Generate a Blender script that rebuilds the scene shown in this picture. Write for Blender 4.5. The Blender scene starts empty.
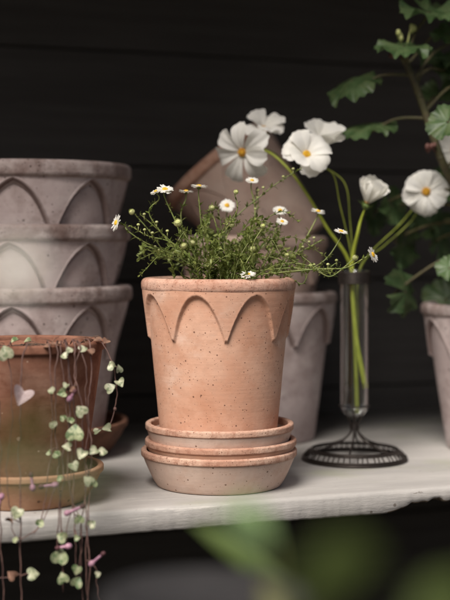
import bpy, math, random
from mathutils import Vector, Matrix, noise as mnoise
rnd = random.Random(11)
R = math.radians
sc = bpy.context.scene
COL = sc.collection

# ------------------------------------------------------------------ camera, sky, sun, exposure
CAMY, CAMZ, FPX = -1.3, 0.239, 1300.0          # 1 px of a 450 px wide picture = 1 mm at 1.3 m
cd = bpy.data.cameras.new('camera'); cam = bpy.data.objects.new('camera', cd); COL.objects.link(cam)
cam.location = (0, CAMY, CAMZ); cam.rotation_euler = (R(90), 0, 0)
cd.sensor_fit = 'HORIZONTAL'; cd.sensor_width = 36; cd.lens = FPX/450*36
cd.shift_y = -55/450
cd.clip_start = 0.02; cd.clip_end = 300
cd.dof.use_dof = True; cd.dof.focus_distance = 1.245; cd.dof.aperture_fstop = 4.6; cd.dof.aperture_blades = 0
sc.camera = cam

SUN_EL, SUN_AZ = R(50), R(-26)                  # azimuth measured from -Y (behind the camera); negative = from the left
sdir = Vector((math.sin(SUN_AZ)*math.cos(SUN_EL), -math.cos(SUN_AZ)*math.cos(SUN_EL), math.sin(SUN_EL)))
w = bpy.data.worlds.new('World'); sc.world = w; w.use_nodes = True
nt = w.node_tree; nt.nodes.clear()
sky = nt.nodes.new('ShaderNodeTexSky'); sky.sky_type = 'NISHITA'; sky.sun_disc = False
sky.sun_elevation = SUN_EL; sky.sun_rotation = math.atan2(sdir.x, sdir.y)
sky.air_density = 1.0; sky.dust_density = 7.0; sky.ozone_density = 0.1
bg = nt.nodes.new('ShaderNodeBackground'); bg.inputs[1].default_value = 0.05
wo = nt.nodes.new('ShaderNodeOutputWorld')
nt.links.new(sky.outputs[0], bg.inputs[0]); nt.links.new(bg.outputs[0], wo.inputs[0])
sd = bpy.data.lights.new('sun', 'SUN'); sd.energy = 3.0; sd.angle = R(30); sd.color = (1.0, 0.955, 0.90)
so = bpy.data.objects.new('sun', sd); COL.objects.link(so)
so.rotation_euler = sdir.to_track_quat('Z', 'Y').to_euler()
sc.view_settings.view_transform = 'Standard'; sc.view_settings.look = 'None'
sc.view_settings.exposure = 0.66; sc.view_settings.gamma = 1

def P(u, v, d):                                 # a place seen at (u, v) in the photograph, d metres from the lens plane
    return Vector(((u-225)/FPX*d, CAMY+d, CAMZ-(v-245)/FPX*d))

# ------------------------------------------------------------------ object helpers
def tag(o, label=None, cat=None, group=None, kind=None):
    if label: o['label'] = label
    if cat: o['category'] = cat
    if group: o['group'] = group
    if kind: o['kind'] = kind
    return o
def thing(name, loc, label, cat, group=None, rz=0):
    o = bpy.data.objects.new(name, None); COL.objects.link(o)
    o.empty_display_size = 0.02; o.location = loc; o.rotation_euler = (0, 0, rz)
    return tag(o, label, cat, group)
def dup(root, loc, label, rz=0, name=None):
    r = root.copy(); COL.objects.link(r); r.location = loc; r.rotation_euler = (0, 0, rz); r['label'] = label
    for ch in list(root.children):
        c = ch.copy(); COL.objects.link(c); c.parent = r
        for g in list(ch.children):
            e = g.copy(); COL.objects.link(e); e.parent = c
    return r

class MB:
    def __init__(s): s.v = []; s.f = []; s.m = []
    def grid(s, rows, mi=0, closed=False):
        b = len(s.v); n = len(rows[0])
        for r in rows: s.v += [tuple(p) for p in r]
        for i in range(len(rows)-1):
            for j in range(n if closed else n-1):
                k = (j+1) % n
                s.f.append((b+i*n+j, b+i*n+k, b+(i+1)*n+k, b+(i+1)*n+j)); s.m.append(mi)
    def tube(s, pts, r0, r1=None, n=7, mi=0, sub=6, cap=True):
        pts = smooth_path(pts, sub) if len(pts) > 2 and sub > 1 else [Vector(p) for p in pts]
        r1 = r0 if r1 is None else r1
        rows = []; N = len(pts)
        t = (pts[1]-pts[0]).normalized()
        a = t.orthogonal().normalized()
        for i, p in enumerate(pts):
            t = (pts[min(i+1, N-1)]-pts[max(i-1, 0)])
            if t.length < 1e-9: t = Vector((0, 0, 1))
            t.normalize(); a = (a-t*a.dot(t))
            a = a.normalized() if a.length > 1e-6 else t.orthogonal().normalized()
            b = t.cross(a); r = r0+(r1-r0)*i/(N-1)
            rows.append([p+(a*math.cos(q)+b*math.sin(q))*r for q in [2*math.pi*k/n for k in range(n)]])
        base = len(s.v); s.grid(rows, mi, True)
        if cap:
            s.f.append(tuple(base+k for k in range(n))[::-1]); s.m.append(mi)
            s.f.append(tuple(base+(N-1)*n+k for k in range(n))); s.m.append(mi)
    def ball(s, c, r, n=10, mi=0, sc_=(1, 1, 1), jit=0, ax=None):
        rows = []; q = ax.to_track_quat('Z', 'Y') if ax else None
        for i in range(n//2+2):
            th = math.pi*i/(n//2+1)
            row = []
            for k in range(n):
                ph = 2*math.pi*k/n
                o = Vector((math.sin(th)*math.cos(ph)*sc_[0], math.sin(th)*math.sin(ph)*sc_[1], math.cos(th)*sc_[2]))*r
                if jit: o *= 1+jit*mnoise.noise((Vector(c)+o)*(1.2/r))
                if q: o = q @ o
                row.append(Vector(c)+o)
            rows.append(row)
        s.grid(rows, mi, True)
    def box(s, x0, x1, y0, y1, z0, z1, mi=0):
        b = len(s.v)
        s.v += [(x0, y0, z0), (x1, y0, z0), (x1, y1, z0), (x0, y1, z0), (x0, y0, z1), (x1, y0, z1), (x1, y1, z1), (x0, y1, z1)]
        for f in ((0, 3, 2, 1), (4, 5, 6, 7), (0, 1, 5, 4), (1, 2, 6, 5), (2, 3, 7, 6), (3, 0, 4, 7)):
            s.f.append(tuple(b+i for i in f)); s.m.append(mi)
    def build(s, name, mats, parent=None, off=None, smooth=True):
        me = bpy.data.meshes.new(name)
        v = s.v if off is None else [(p[0]-off[0], p[1]-off[1], p[2]-off[2]) for p in s.v]
        me.from_pydata(v, [], s.f)
        for m in (mats if isinstance(mats, (list, tuple)) else [mats]): me.materials.append(m)
        me.polygons.foreach_set('material_index', s.m)
        me.polygons.foreach_set('use_smooth', [smooth]*len(s.f))
        me.update()
        o = bpy.data.objects.new(name, me); COL.objects.link(o)
        if parent: o.parent = parent
        return o

def smooth_path(pts, sub=6):
    pts = [Vector(p) for p in pts]; q = [2*pts[0]-pts[1]]+pts+[2*pts[-1]-pts[-2]]; out = []
    for i in range(1, len(q)-2):
        a, b, c, d = q[i-1], q[i], q[i+1], q[i+2]
        for k in range(sub):
            t = k/sub
            out.append(0.5*((2*b)+(c-a)*t+(2*a-5*b+4*c-d)*t*t+(3*b-a-3*c+d)*t**3))
    out.append(pts[-1]); return out
def sstep(a, b, x):
    t = min(1, max(0, (x-a)/(b-a))); return t*t*(3-2*t)

# ------------------------------------------------------------------ material helpers
class NM:
    def __init__(s, name):
        s.mat = bpy.data.materials.new(name); s.mat.use_nodes = True
        s.t = s.mat.node_tree; s.b = s.t.nodes['Principled BSDF']
        tc = s.n('ShaderNodeTexCoord'); oi = s.n('ShaderNodeObjectInfo')
        ad = s.n('ShaderNodeVectorMath'); ad.operation = 'MULTIPLY_ADD'
        s.l(oi.outputs['Location'], ad.inputs[0]); ad.inputs[1].default_value = (3.7, 5.1, 4.3)
        s.l(tc.outputs['Object'], ad.inputs[2]); s.co = ad.outputs[0]; s.raw = tc.outputs['Object']; s.rand = oi.outputs['Random']
    def n(s, k): return s.t.nodes.new(k)
    def l(s, a, b): s.t.links.new(a, b)
    def vec(s, scale=(1, 1, 1), src=None):
        m = s.n('ShaderNodeMapping'); s.l(src or s.co, m.inputs[0]); m.inputs['Scale'].default_value = scale; return m.outputs[0]
    def noise(s, scale, detail=4, rough=.55, vec=None, dist=0):
        x = s.n('ShaderNodeTexNoise'); s.l(vec or s.co, x.inputs['Vector'])
        x.inputs['Scale'].default_value = scale; x.inputs['Detail'].default_value = detail; x.inputs['Roughness'].default_value = rough
        x.inputs['Distortion'].default_value = dist
        return x.outputs[0]
    def voro(s, scale, feature='F1', vec=None):
        x = s.n('ShaderNodeTexVoronoi'); s.l(vec or s.co, x.inputs['Vector']); x.inputs['Scale'].default_value = scale; x.feature = feature
        return x.outputs['Distance'], x.outputs.get('Color')
    def ramp(s, f, a, b, ca=(0, 0, 0, 1), cb=(1, 1, 1, 1)):
        x = s.n('ShaderNodeMapRange'); s.l(f, x.inputs[0]); x.inputs[1].default_value = a; x.inputs[2].default_value = b
        x.interpolation_type = 'SMOOTHSTEP'
        return x.outputs[0]
    def math(s, op, a, b=None):
        x = s.n('ShaderNodeMath'); x.operation = op
        for i, q in enumerate((a, b)):
            if q is None: continue
            if isinstance(q, (int, float)): x.inputs[i].default_value = q
            else: s.l(q, x.inputs[i])
        return x.outputs[0]
    def mix(s, f, a, b):
        x = s.n('ShaderNodeMix'); x.data_type = 'RGBA'
        for i, q in ((0, f), (6, a), (7, b)):
            if isinstance(q, (int, float)): x.inputs[i].default_value = q
            elif isinstance(q, tuple): x.inputs[i].default_value = (*q[:3], 1)
            else: s.l(q, x.inputs[i])
        return x.outputs[2]
    def color(s, c):
        if isinstance(c, tuple): s.b.inputs['Base Color'].default_value = (*c, 1)
        else: s.l(c, s.b.inputs['Base Color'])
    def bump(s, h, strength=.3, dist=.001):
        x = s.n('ShaderNodeBump'); x.inputs['Strength'].default_value = strength; x.inputs['Distance'].default_value = dist
        s.l(h, x.inputs['Height']); s.l(x.outputs[0], s.b.inputs['Normal'])
    def set(s, **k):
        for a, v in k.items(): s.b.inputs[a.replace('_', ' ')].default_value = v
        return s

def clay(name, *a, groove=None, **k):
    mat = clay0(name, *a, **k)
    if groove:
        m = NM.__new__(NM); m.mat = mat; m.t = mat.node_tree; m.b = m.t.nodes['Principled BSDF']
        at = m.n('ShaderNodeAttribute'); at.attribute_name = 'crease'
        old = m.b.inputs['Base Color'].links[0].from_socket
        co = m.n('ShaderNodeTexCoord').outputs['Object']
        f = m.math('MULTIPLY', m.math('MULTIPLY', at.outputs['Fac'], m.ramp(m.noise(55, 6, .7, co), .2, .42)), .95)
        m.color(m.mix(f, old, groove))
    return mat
def clay0(name, c1, c2, speck, sp_scale=260, sp_amt=.2, stain=None, stain_amt=.0, chalk=None, chalk_amt=0, rough=.85, bump=.35, big=22, stain_scale=30):
    m = NM(name)
    base = m.mix(m.ramp(m.noise(big, 5), .35, .65), c1, c2)
    base = m.mix(m.math('MULTIPLY', m.ramp(m.noise(140, 4), .4, .7), .35), base, tuple(x*.8 for x in c2))
    if chalk: base = m.mix(m.math('MULTIPLY', m.ramp(m.noise(14, 6, .65, m.vec((1, 1, 1.6))), .5, .72), chalk_amt), base, chalk)
    if stain: base = m.mix(m.math('MULTIPLY', m.ramp(m.noise(stain_scale, 7, .7), .45, .68), stain_amt), base, stain)
    # fine specks: voronoi cells, only some of them filled, of unequal size
    hs = None
    for sc_, am, sz in ((sp_scale, sp_amt, .26), (sp_scale*2.1, sp_amt*1.2, .24), (sp_scale*.45, sp_amt*.5, .13)):
        dist, colr = m.voro(sc_)
        sep = m.n('ShaderNodeSeparateColor'); m.l(colr, sep.inputs[0])
        on = m.math('LESS_THAN', sep.outputs[0], am)
        size = m.math('MULTIPLY', sep.outputs[1], sz)
        dot = m.math('MULTIPLY', on, m.math('LESS_THAN', dist, size))
        hs = dot if hs is None else m.math('MAXIMUM', hs, dot)
    base = m.mix(m.math('MULTIPLY', hs, .85), base, speck)
    m.color(base)
    h = m.math('ADD', m.noise(160, 6, .65), m.math('MULTIPLY', m.noise(60, 2, .5, m.vec((.3, .3, 6))), .5))
    h = m.math('SUBTRACT', h, m.math('MULTIPLY', hs, .8))
    m.bump(h, bump, .0008)
    m.set(Roughness=rough, Specular_IOR_Level=.25)
    return m.mat

M = {}
M['terra'] = clay('terracotta_clay', (.56, .30, .20), (.64, .385, .275), (.13, .06, .04), 270, .34, chalk=(.68, .50, .41), chalk_amt=.75, stain=(.47, .225, .135), stain_amt=.5)
M['terra_rim'] = clay('terracotta_rim_clay', (.48, .27, .195), (.58, .37, .285), (.17, .075, .05), 420, .95, stain=(.33, .155, .10), stain_amt=.75, bump=1.0, stain_scale=130)
M['saucer'] = clay('pale_saucer_clay', (.54, .395, .325), (.61, .47, .395), (.15, .08, .055), 250, .2, stain=(.48, .29, .21), stain_amt=.45)
M['saucer_lip'] = clay('saucer_lip_clay', (.43, .235, .165), (.56, .37, .28), (.15, .065, .04), 420, .95, stain=(.31, .14, .09), stain_amt=.8, bump=1.0, stain_scale=140)
M['saucer_mid'] = clay('warm_saucer_clay', (.50, .31, .22), (.57, .38, .29), (.15, .08, .055), 250, .2, stain=(.44, .24, .155), stain_amt=.45)
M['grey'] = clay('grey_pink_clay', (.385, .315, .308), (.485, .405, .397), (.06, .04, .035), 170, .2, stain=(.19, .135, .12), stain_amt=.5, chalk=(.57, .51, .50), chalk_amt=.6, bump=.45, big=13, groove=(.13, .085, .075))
M['pinkgrey'] = clay('faded_pink_clay', (.50, .355, .30), (.58, .44, .375), (.07, .05, .045), 170, .15, stain=(.27, .17, .14), stain_amt=.45, chalk=(.55, .45, .40), chalk_amt=.5)
M['grey_rim'] = clay('weathered_grey_rim_clay', (.22, .16, .147), (.41, .345, .33), (.05, .03, .027), 260, .45, stain=(.10, .062, .052), stain_amt=.75, bump=1.0, big=34)
M['old'] = clay('old_terracotta_clay', (.175, .076, .047), (.255, .12, .08), (.46, .33, .25), 120, .06, stain=(.115, .038, .020), stain_amt=.85, chalk=(.33, .20, .145), chalk_amt=.6, bump=.5, big=11)
M['old_saucer'] = clay('old_saucer_clay', (.37, .20, .12), (.46, .28, .18), (.10, .05, .03), 160, .14, stain=(.27, .13, .065), stain_amt=.5, bump=.5)
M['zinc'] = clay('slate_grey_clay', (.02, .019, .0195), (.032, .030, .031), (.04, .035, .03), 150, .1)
M['dark_saucer'] = clay('damp_brown_clay', (.12, .055, .035), (.17, .08, .05), (.06, .03, .02), 160, .14, stain=(.07, .035, .022), stain_amt=.6, bump=.5)

m = NM('flaking_grey_paint')
pv = m.vec((.25, 2.2, 2.2), m.raw)
col = m.mix(m.ramp(m.noise(9, 6, .6, m.vec((.4, 1.6, 1.6), m.raw)), .35, .68), (.34, .325, .31), (.435, .415, .395))
col = m.mix(m.math('MULTIPLY', m.ramp(m.noise(26, 8, .7, pv), .56, .75), .55), col, (.25, .23, .21))
col = m.mix(m.math('MULTIPLY', m.ramp(m.noise(7, 3), .55, .72), .4), col, (.31, .33, .21))
col = m.mix(m.math('MULTIPLY', m.ramp(m.noise(75, 9, .75, m.vec((.12, 2.5, 2.5), m.raw)), .58, .66), .65), col, (.60, .57, .53))
col = m.mix(m.math('MULTIPLY', m.ramp(m.noise(55, 9, .75, m.vec((.5, 1.5, 1.5), m.raw)), .62, .70), .75), col, (.13, .11, .09))
sp, spc = m.voro(120, 'F1', m.raw)
se = m.n('ShaderNodeSeparateColor'); m.l(spc, se.inputs[0])
col = m.mix(m.math('MULTIPLY', m.math('MULTIPLY', m.math('LESS_THAN', se.outputs[0], .13), m.math('LESS_THAN', sp, m.math('MULTIPLY', se.outputs[1], .2))), .7), col, (.12, .095, .075))
m.color(col)
m.bump(m.math('ADD', m.noise(45, 8, .68, pv), m.math('MULTIPLY', m.noise(220, 3), .25)), .5, .002); m.set(Roughness=.72, Specular_IOR_Level=.3)
M['paint'] = m.mat
m = NM('bare_worn_wood'); m.color(m.mix(m.ramp(m.noise(60, 7, .7, m.vec((.15, 2, 2), m.raw)), .35, .65), (.07, .05, .035), (.30, .25, .20)))
m.bump(m.noise(90, 7, .7, m.vec((.2, 2, 2), m.raw)), .8, .002); m.set(Roughness=.9); M['bare'] = m.mat
m = NM('dark_stained_boards'); gv = m.vec((.3, 3, 6), m.raw)
m.color(m.mix(m.ramp(m.noise(14, 7, .65, gv), .3, .7), (.046, .042, .0395), (.064, .059, .056)))
m.bump(m.noise(30, 7, .65, gv), .4, .002); m.set(Roughness=.75, Specular_IOR_Level=.25); M['boards'] = m.mat
m = NM('dark_soil_ground'); m.color(m.mix(m.noise(9, 6), (.02, .016, .012), (.05, .042, .03))); m.bump(m.noise(40, 6), .8, .02); m.set(Roughness=.95); M['ground'] = m.mat
m = NM('potting_compost'); m.color(m.mix(m.ramp(m.noise(160, 6, .7), .4, .65), (.025, .015, .010), (.10, .06, .04))); m.bump(m.noise(200, 5), 1, .004); m.set(Roughness=.95); M['soil'] = m.mat

def leafmat(name, c1, c2, scale=60, rough=.5, trans=.25, spots=None, spots_amt=0, sscale=300, tcol=None):
    m = NM(name)
    c = m.mix(m.ramp(m.noise(scale, 4), .35, .65), c1, c2)
    hsv = m.n('ShaderNodeHueSaturation'); m.l(c, hsv.inputs['Color'])
    m.l(m.math('ADD', m.math('MULTIPLY', m.rand, .45), .75), hsv.inputs['Value']); c = hsv.outputs[0]
    if spots: c = m.mix(m.math('MULTIPLY', m.ramp(m.noise(sscale, 4, .6, None, .6), .47, .60), spots_amt), c, spots)
    m.color(c); m.bump(m.noise(scale*5, 4), .25, .0006); m.set(Roughness=rough, Specular_IOR_Level=.35)
    if trans:
        tr = m.n('ShaderNodeBsdfTranslucent'); mx = m.n('ShaderNodeMixShader'); mx.inputs[0].default_value = trans
        if tcol: tr.inputs[0].default_value = (*tcol, 1)
        else: m.l(c, tr.inputs[0])
        out = m.t.nodes['Material Output']
        m.l(m.b.outputs[0], mx.inputs[1]); m.l(tr.outputs[0], mx.inputs[2]); m.l(mx.outputs[0], out.inputs[0])
    return m.mat
M['petal'] = leafmat('white_petal', (.83, .82, .78), (.88, .87, .84), 40, .6, .45, tcol=(.88, .87, .80))
for nd in M['petal'].node_tree.nodes:
    if nd.type == 'HUE_SAT':
        for lk in list(nd.inputs['Value'].links): M['petal'].node_tree.links.remove(lk)
        nd.inputs['Value'].default_value = 1.0
m = NM('yellow_pollen'); m.color(m.mix(m.ramp(m.noise(500, 3), .4, .62), (.70, .38, .02), (.78, .55, .05))); m.bump(m.noise(900, 3), 1, .001); m.set(Roughness=.8); M['yellow'] = m.mat
m = NM('orange_pollen'); m.color(m.mix(m.ramp(m.noise(600, 3), .4, .62), (.38, .15, .012), (.75, .45, .03))); m.bump(m.noise(900, 3), 1, .001); m.set(Roughness=.8); M['orange'] = m.mat
M['daisy_leaf'] = leafmat('fine_daisy_leaf', (.115, .155, .032), (.25, .285, .08), 90, .5, .35)
M['daisy_stem'] = leafmat('daisy_stem_green', (.13, .17, .045), (.20, .22, .07), 90, .5, 0)
M['bud'] = leafmat('pale_bud', (.42, .46, .16), (.55, .56, .28), 200, .6, .2)
M['cosmos_stem'] = leafmat('cosmos_stem_green', (.22, .265, .042), (.30, .35, .06), 60, .45, .2)
M['cosmos_pale'] = leafmat('pale_cosmos_stem', (.36, .42, .05), (.45, .51, .08), 60, .45, .25)
M['calyx'] = leafmat('calyx_green', (.10, .16, .04), (.17, .23, .06), 90, .5, .2)
M['gera'] = leafmat('pelargonium_leaf', (.042, .080, .028), (.09, .145, .06), 55, .42, .3, spots=(.14, .17, .075), spots_amt=.35, sscale=80)
M['gera_stem'] = leafmat('pelargonium_stem', (.07, .068, .03), (.12, .105, .05), 60, .6, 0, spots=(.06, .045, .03), spots_amt=.6, sscale=150)
M['gera_bud'] = leafmat('faded_red_bud', (.11, .045, .04), (.17, .08, .065), 200, .6, .1)
M['heart'] = leafmat('mottled_heart_leaf', (.37, .385, .25), (.52, .51, .37), 120, .45, .15, spots=(.11, .15, .07), spots_amt=.8, sscale=260)
M['heart_green'] = leafmat('greener_heart_leaf', (.29, .325, .18), (.40, .42, .26), 120, .45, .2, spots=(.09, .15, .06), spots_amt=.95, sscale=210)
M['heart_under'] = leafmat('purple_leaf_underside', (.33, .255, .26), (.43, .35, .345), 120, .5, .15, spots=(.24, .165, .175), spots_amt=.5, sscale=260)
M['heart_dry'] = leafmat('dry_brown_leaf', (.16, .085, .06), (.26, .15, .10), 200, .8, .1)
M['vine'] = leafmat('purple_brown_vine', (.085, .045, .04), (.15, .085, .07), 100, .6, 0)
M['pinkflower'] = leafmat('pink_tube_flower', (.33, .16, .24), (.44, .25, .32), 200, .5, .2)
M['darktip'] = leafmat('dark_flower_tip', (.05, .018, .022), (.08, .03, .035), 200, .7, 0)
M['fgleaf'] = leafmat('broad_green_leaf', (.034, .05, .011), (.055, .075, .018), 30, .5, .3)
M['fgstalk'] = leafmat('mid_green_leaf', (.065, .10, .025), (.10, .145, .04), 30, .5, .3)
M['fgolive'] = leafmat('olive_leaf', (.07, .07, .017), (.105, .102, .027), 30, .5, .3)
M['fgpale'] = leafmat('pale_green_leaf', (.20, .31, .13), (.28, .39, .19), 30, .5, .4)
m = NM('black_wire'); m.color(m.mix(m.noise(200, 4), (.018, .015, .014), (.05, .038, .032))); m.bump(m.noise(500, 3), .4, .0005); m.set(Roughness=.5, Metallic=.6); M['wire'] = m.mat
def clear(name, tint, rough, edge):
    m = NM(name); T = m.n('ShaderNodeBsdfTransparent'); l2 = m.n('ShaderNodeLayerWeight'); l2.inputs[0].default_value = .5; m.l(m.mix(m.ramp(l2.outputs['Facing'], .62, .97), tint, (.22, .23, .225)), T.inputs[0])
    G = m.n('ShaderNodeBsdfGlossy'); G.inputs['Roughness'].default_value = rough; G.inputs[0].default_value = (.95, .95, .95, 1)
    lw = m.n('ShaderNodeLayerWeight'); lw.inputs[0].default_value = edge
    mx = m.n('ShaderNodeMixShader'); m.l(m.math('MINIMUM', m.math('ADD', m.math('MULTIPLY', m.math('POWER', lw.outputs['Facing'], 2.0), .5), .085), .9), mx.inputs[0]); m.l(T.outputs[0], mx.inputs[1]); m.l(G.outputs[0], mx.inputs[2])
    m.l(mx.outputs[0], m.t.nodes['Material Output'].inputs[0]); return m.mat
M['glass'] = clear('clear_glass', (.955, .965, .96), .04, .5)

# ------------------------------------------------------------------ the setting (shelf, boards behind, shade boards added above and at the right, ground)
TH = R(20); F0 = Vector((0, -.095, 0))
def setting(mb, name, mats, smooth=False):
    o = mb.build(name, mats, smooth=smooth); o.location = F0; o.rotation_euler = (0, 0, TH); o['kind'] = 'structure'; return o
SD = .56                                           # shelf depth
mb = MB(); NX = 900; rows = []
for i in range(NX+1):
    x = -1.1+2.2*i/NX
    n1 = mnoise.fractal(Vector((x*9, 0, 3)), 1, 2, 4); n2 = mnoise.fractal(Vector((x*70, 4, 0)), .8, 2, 4); n3 = mnoise.fractal(Vector((x*25, 9, 0)), .8, 2, 4)
    chip = sstep(.165, .20, x)*(1-sstep(.9, .95, x))
    zb = -.0225+.0010*n1+.0007*n2*(.6+n1)+chip*(.0075+.0022*n2+.003*n3)
    yf = .0006*n1+.0005*n2
    rag = chip*(.002+.0022*n2)
    rows.append([(x, SD, -.022), (x, .05, zb+.0002), (x, .022+rag, zb), (x, .008+yf+max(0, rag), zb), (x, .0022+yf+max(0, rag)*.8, zb+.0004), (x, yf+.0004, zb+.0025),
                 (x, yf, -.010+.25*(zb+.0225)), (x, yf+.0002, -.0042), (x, yf+.0010, -.0016+.0004*n2), (x, yf+.0032, -.0003), (x, .007, 0), (x, .02, 0), (x, .25, 0), (x, SD, 0), (x, SD, -.022)])
mb.grid(rows)
for k, f in enumerate(mb.f):
    j = k % 14; i = k//14; x = -1.1+2.2*i/NX
    if j < 5 and x > .168: mb.m[k] = 1
setting(mb, 'shelf', [M['paint'], M['bare']], True)
mb = MB()                                          # horizontal boards with open grooves between them
zz = [-.72, -.53, -.34, -.15, .035, .19, .345, .5, .655, .81, .97]
for a, b in zip(zz[:-1], zz[1:]):
    a2, b2 = a+.0009, b-.0009
    r = [[(x, SD+.03, a2), (x, SD+.003, a2), (x, SD+.001, a2+.002), (x, SD+.001, b2-.002), (x, SD+.003, b2), (x, SD+.03, b2)] for x in (-1.3, -.4, .4, 1.3)]
    mb.grid(r)
mb.box(-1.3, 1.3, SD+.02, SD+.05, -.72, .97)
setting(mb, 'back_wall', M['boards'])
mb = MB(); mb.box(-1.3, 1.3, -.03, SD, .75, .78); setting(mb, 'roof_shade_board', M['boards'])  # added out-of-view roof board, height set for the shade it casts
mb = MB(); mb.box(1.06, 1.1, .0, SD, .002, .748); setting(mb, 'side_shade_panel', M['boards'])  # unseen panel added so that light comes in more from the left
mb = MB(); mb.grid([[(x, y, -.72) for x in (-150, -2, 0, 2, 150)] for y in (-150, -2, 0, 2, 150)]); o = mb.build('ground', M['ground']); o['kind'] = 'structure'

# ------------------------------------------------------------------ lathes
def lathe(mb, prof, n=160, disp=None, mi=0):
    rows = []
    for r, z in prof:
        row = []
        for k in range(n):
            a = 2*math.pi*k/n; rr = r+(disp(a, r, z) if disp else 0)
            row.append((rr*math.cos(a), rr*math.sin(a), z))
        rows.append(row)
    mb.grid(rows, mi, True)
def rim_prof(rin, rout, z0, z1, rd):
    """closed ring section with rounded outer edges"""
    pr = [(rin, z0)]
    for cx, cz, a0 in ((rout-rd, z0+rd, -90), (rout-rd, z1-rd, 0)):
        for k in range(6): a = R(a0+18*k); pr.append((cx+rd*math.cos(a), cz+rd*math.sin(a)))
    ri = min(rd, .003)
    for k in range(5): a = R(90+22.5*k); pr.append((rin+ri+ri*math.cos(a), z1-ri+ri*math.sin(a)))
    pr.append((rin, z0)); return pr
def wob(seed, amp): return lambda a, r, z: amp*mnoise.noise(Vector((math.cos(a)*1.5+seed, math.sin(a)*1.5, z*14)))

def make_pot(loc, label, group, Rt, Rb, H, Rrim, rimh, rd, mats, arch=None, rz=0, name='flower_pot', wall=.007, n=640):
    """arch = (count, phase, apex below rim, length, thickness, pointedness, width)"""
    t = thing(name, loc, label, 'flower pot', group, rz)
    zt = H-rimh*.5
    crease = []
    def disp(a, r, z):
        crease.append(0.0)
        d = .0004*mnoise.noise(Vector((math.cos(a)*2, math.sin(a)*2, z*20+Rt*50)))
        if arch and r > Rb*.97:
            cnt, ph, ap, L, thk, pt, wd = arch
            s = ((a*cnt/(2*math.pi)+ph) % 1)*2-1            # 0 at an arch's crown, +-1 at the points between
            s = min(1, abs(s)*wd)
            f = pt*s+(1-pt)*s**(2.05 if pt < .05 else 2.6)
            zb = H-rimh-ap-L*f
            e = thk*.55
            jag = .0006*mnoise.noise(Vector((a*30, z*200, Rt)))
            lift = sstep(-e, e, z-zb+jag)
            if s >= 1: lift = max(lift*sstep(H-rimh-ap-L-.002, H-rimh-ap-L+.002, z), 0)
            edge = math.exp(-((z-zb-.0022)/.0016)**2)*.25
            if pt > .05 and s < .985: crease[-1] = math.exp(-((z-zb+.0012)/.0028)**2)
            if pt > .05: d -= thk*.6*math.exp(-((z-zb+.0026)/.0018)**2)*(s < .97)   # a soft raised bead along the arch
            d += thk*(lift*(1-.35*min(1, max(0, (H-rimh-ap-z)/L))*(pt < .05))+edge*lift*(1 if pt > .05 else .2))
        return d
    prof = [(0.012 if arch else .0004, .004), (Rb*.8, .004), (Rb*.86, 0), (Rb-.003, 0), (Rb-.0008, .0008), (Rb, .003)]
    zc = (H-rimh-arch[2]-arch[3]-.008) if arch else H*.6
    k = 0; z = .003
    while z < zt:
        z += .006 if z < zc else .0011
        prof.append((Rb+(Rt-Rb)*min(z, zt)/H, min(z, zt)))
    prof += [(Rt-wall, zt), (Rb-wall+.002, .012), (.01, .010)]
    mb = MB(); lathe(mb, prof, n, disp); bo = mb.build('body', mats[0], t)
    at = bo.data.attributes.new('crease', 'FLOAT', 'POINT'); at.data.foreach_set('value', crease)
    mb = MB(); lathe(mb, rim_prof(Rt-wall-.0004, Rrim, H-rimh, H, rd), 220, wob(Rt*100, .0005)); mb.build('rim', mats[1], t)
    return t
def make_saucer(loc, label, group, Rr, Rb, H, mats, rz=0, name='saucer', wall=.0048):
    t = thing(name, loc, label, 'saucer', group, rz)
    w_ = wob(H*90+loc[2]*500, .0005)
    prof = [(.01, .0022), (Rb*.85, .0022), (Rb*.9, 0), (Rb-.003, 0), (Rb-.0006, .001), (Rb+.0006, .003)]
    for k in range(1, 12): q = k/12; prof.append((Rb+(Rr-Rb)*(q**.85)+.0006, .003+(H-.0062)*q))
    z1 = prof[-1][1]
    prof += [(Rr-wall*.9, z1), (Rb-wall+.001, .009), (Rb-wall-.004, .0075), (.008, .007)]
    mb = MB(); lathe(mb, prof, 200, w_); mb.build('dish', mats[0], t)
    mb = MB(); lathe(mb, rim_prof(Rr-wall-.0002, Rr+.0009, z1-.0012, H, .0019), 200, w_); mb.build('lip', mats[1], t)
    return t

# centre: three nested saucers and the terracotta pot
g = 'three pale saucers nested under the terracotta pot'
cx = P(218.5, 0, 1.3).x
make_saucer((cx+.0005, 0, 0), 'bottom one of three nested saucers, pale and deep, standing directly on the painted shelf', g, .0770, .0630, .0365, (M['saucer'], M['saucer_lip']), 0)
make_saucer((cx+.0022, .0005, .0130), 'middle one of three nested saucers, mostly hidden, with an orange lip', g, .0748, .0625, .0335, (M['saucer_mid'], M['saucer_lip']), 2)
make_saucer((cx+.0012, .0003, .0255), 'top one of three nested saucers, pale, holding the terracotta pot', g, .0732, .0620, .0370, (M['saucer'], M['saucer_lip']), 4)
PZ = .0330
make_pot((cx, 0, PZ), 'pinkish terracotta pot with round arches under its rim, standing on three saucers', None, .0733, .0565, .1735, .0772, .0145, .0055,
         (M['terra'], M['terra_rim']), (8, 0, .0026, .0430, .0042, 0.0, 1.05), rz=R(-90+6.4), name='terracotta_pot')

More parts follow.
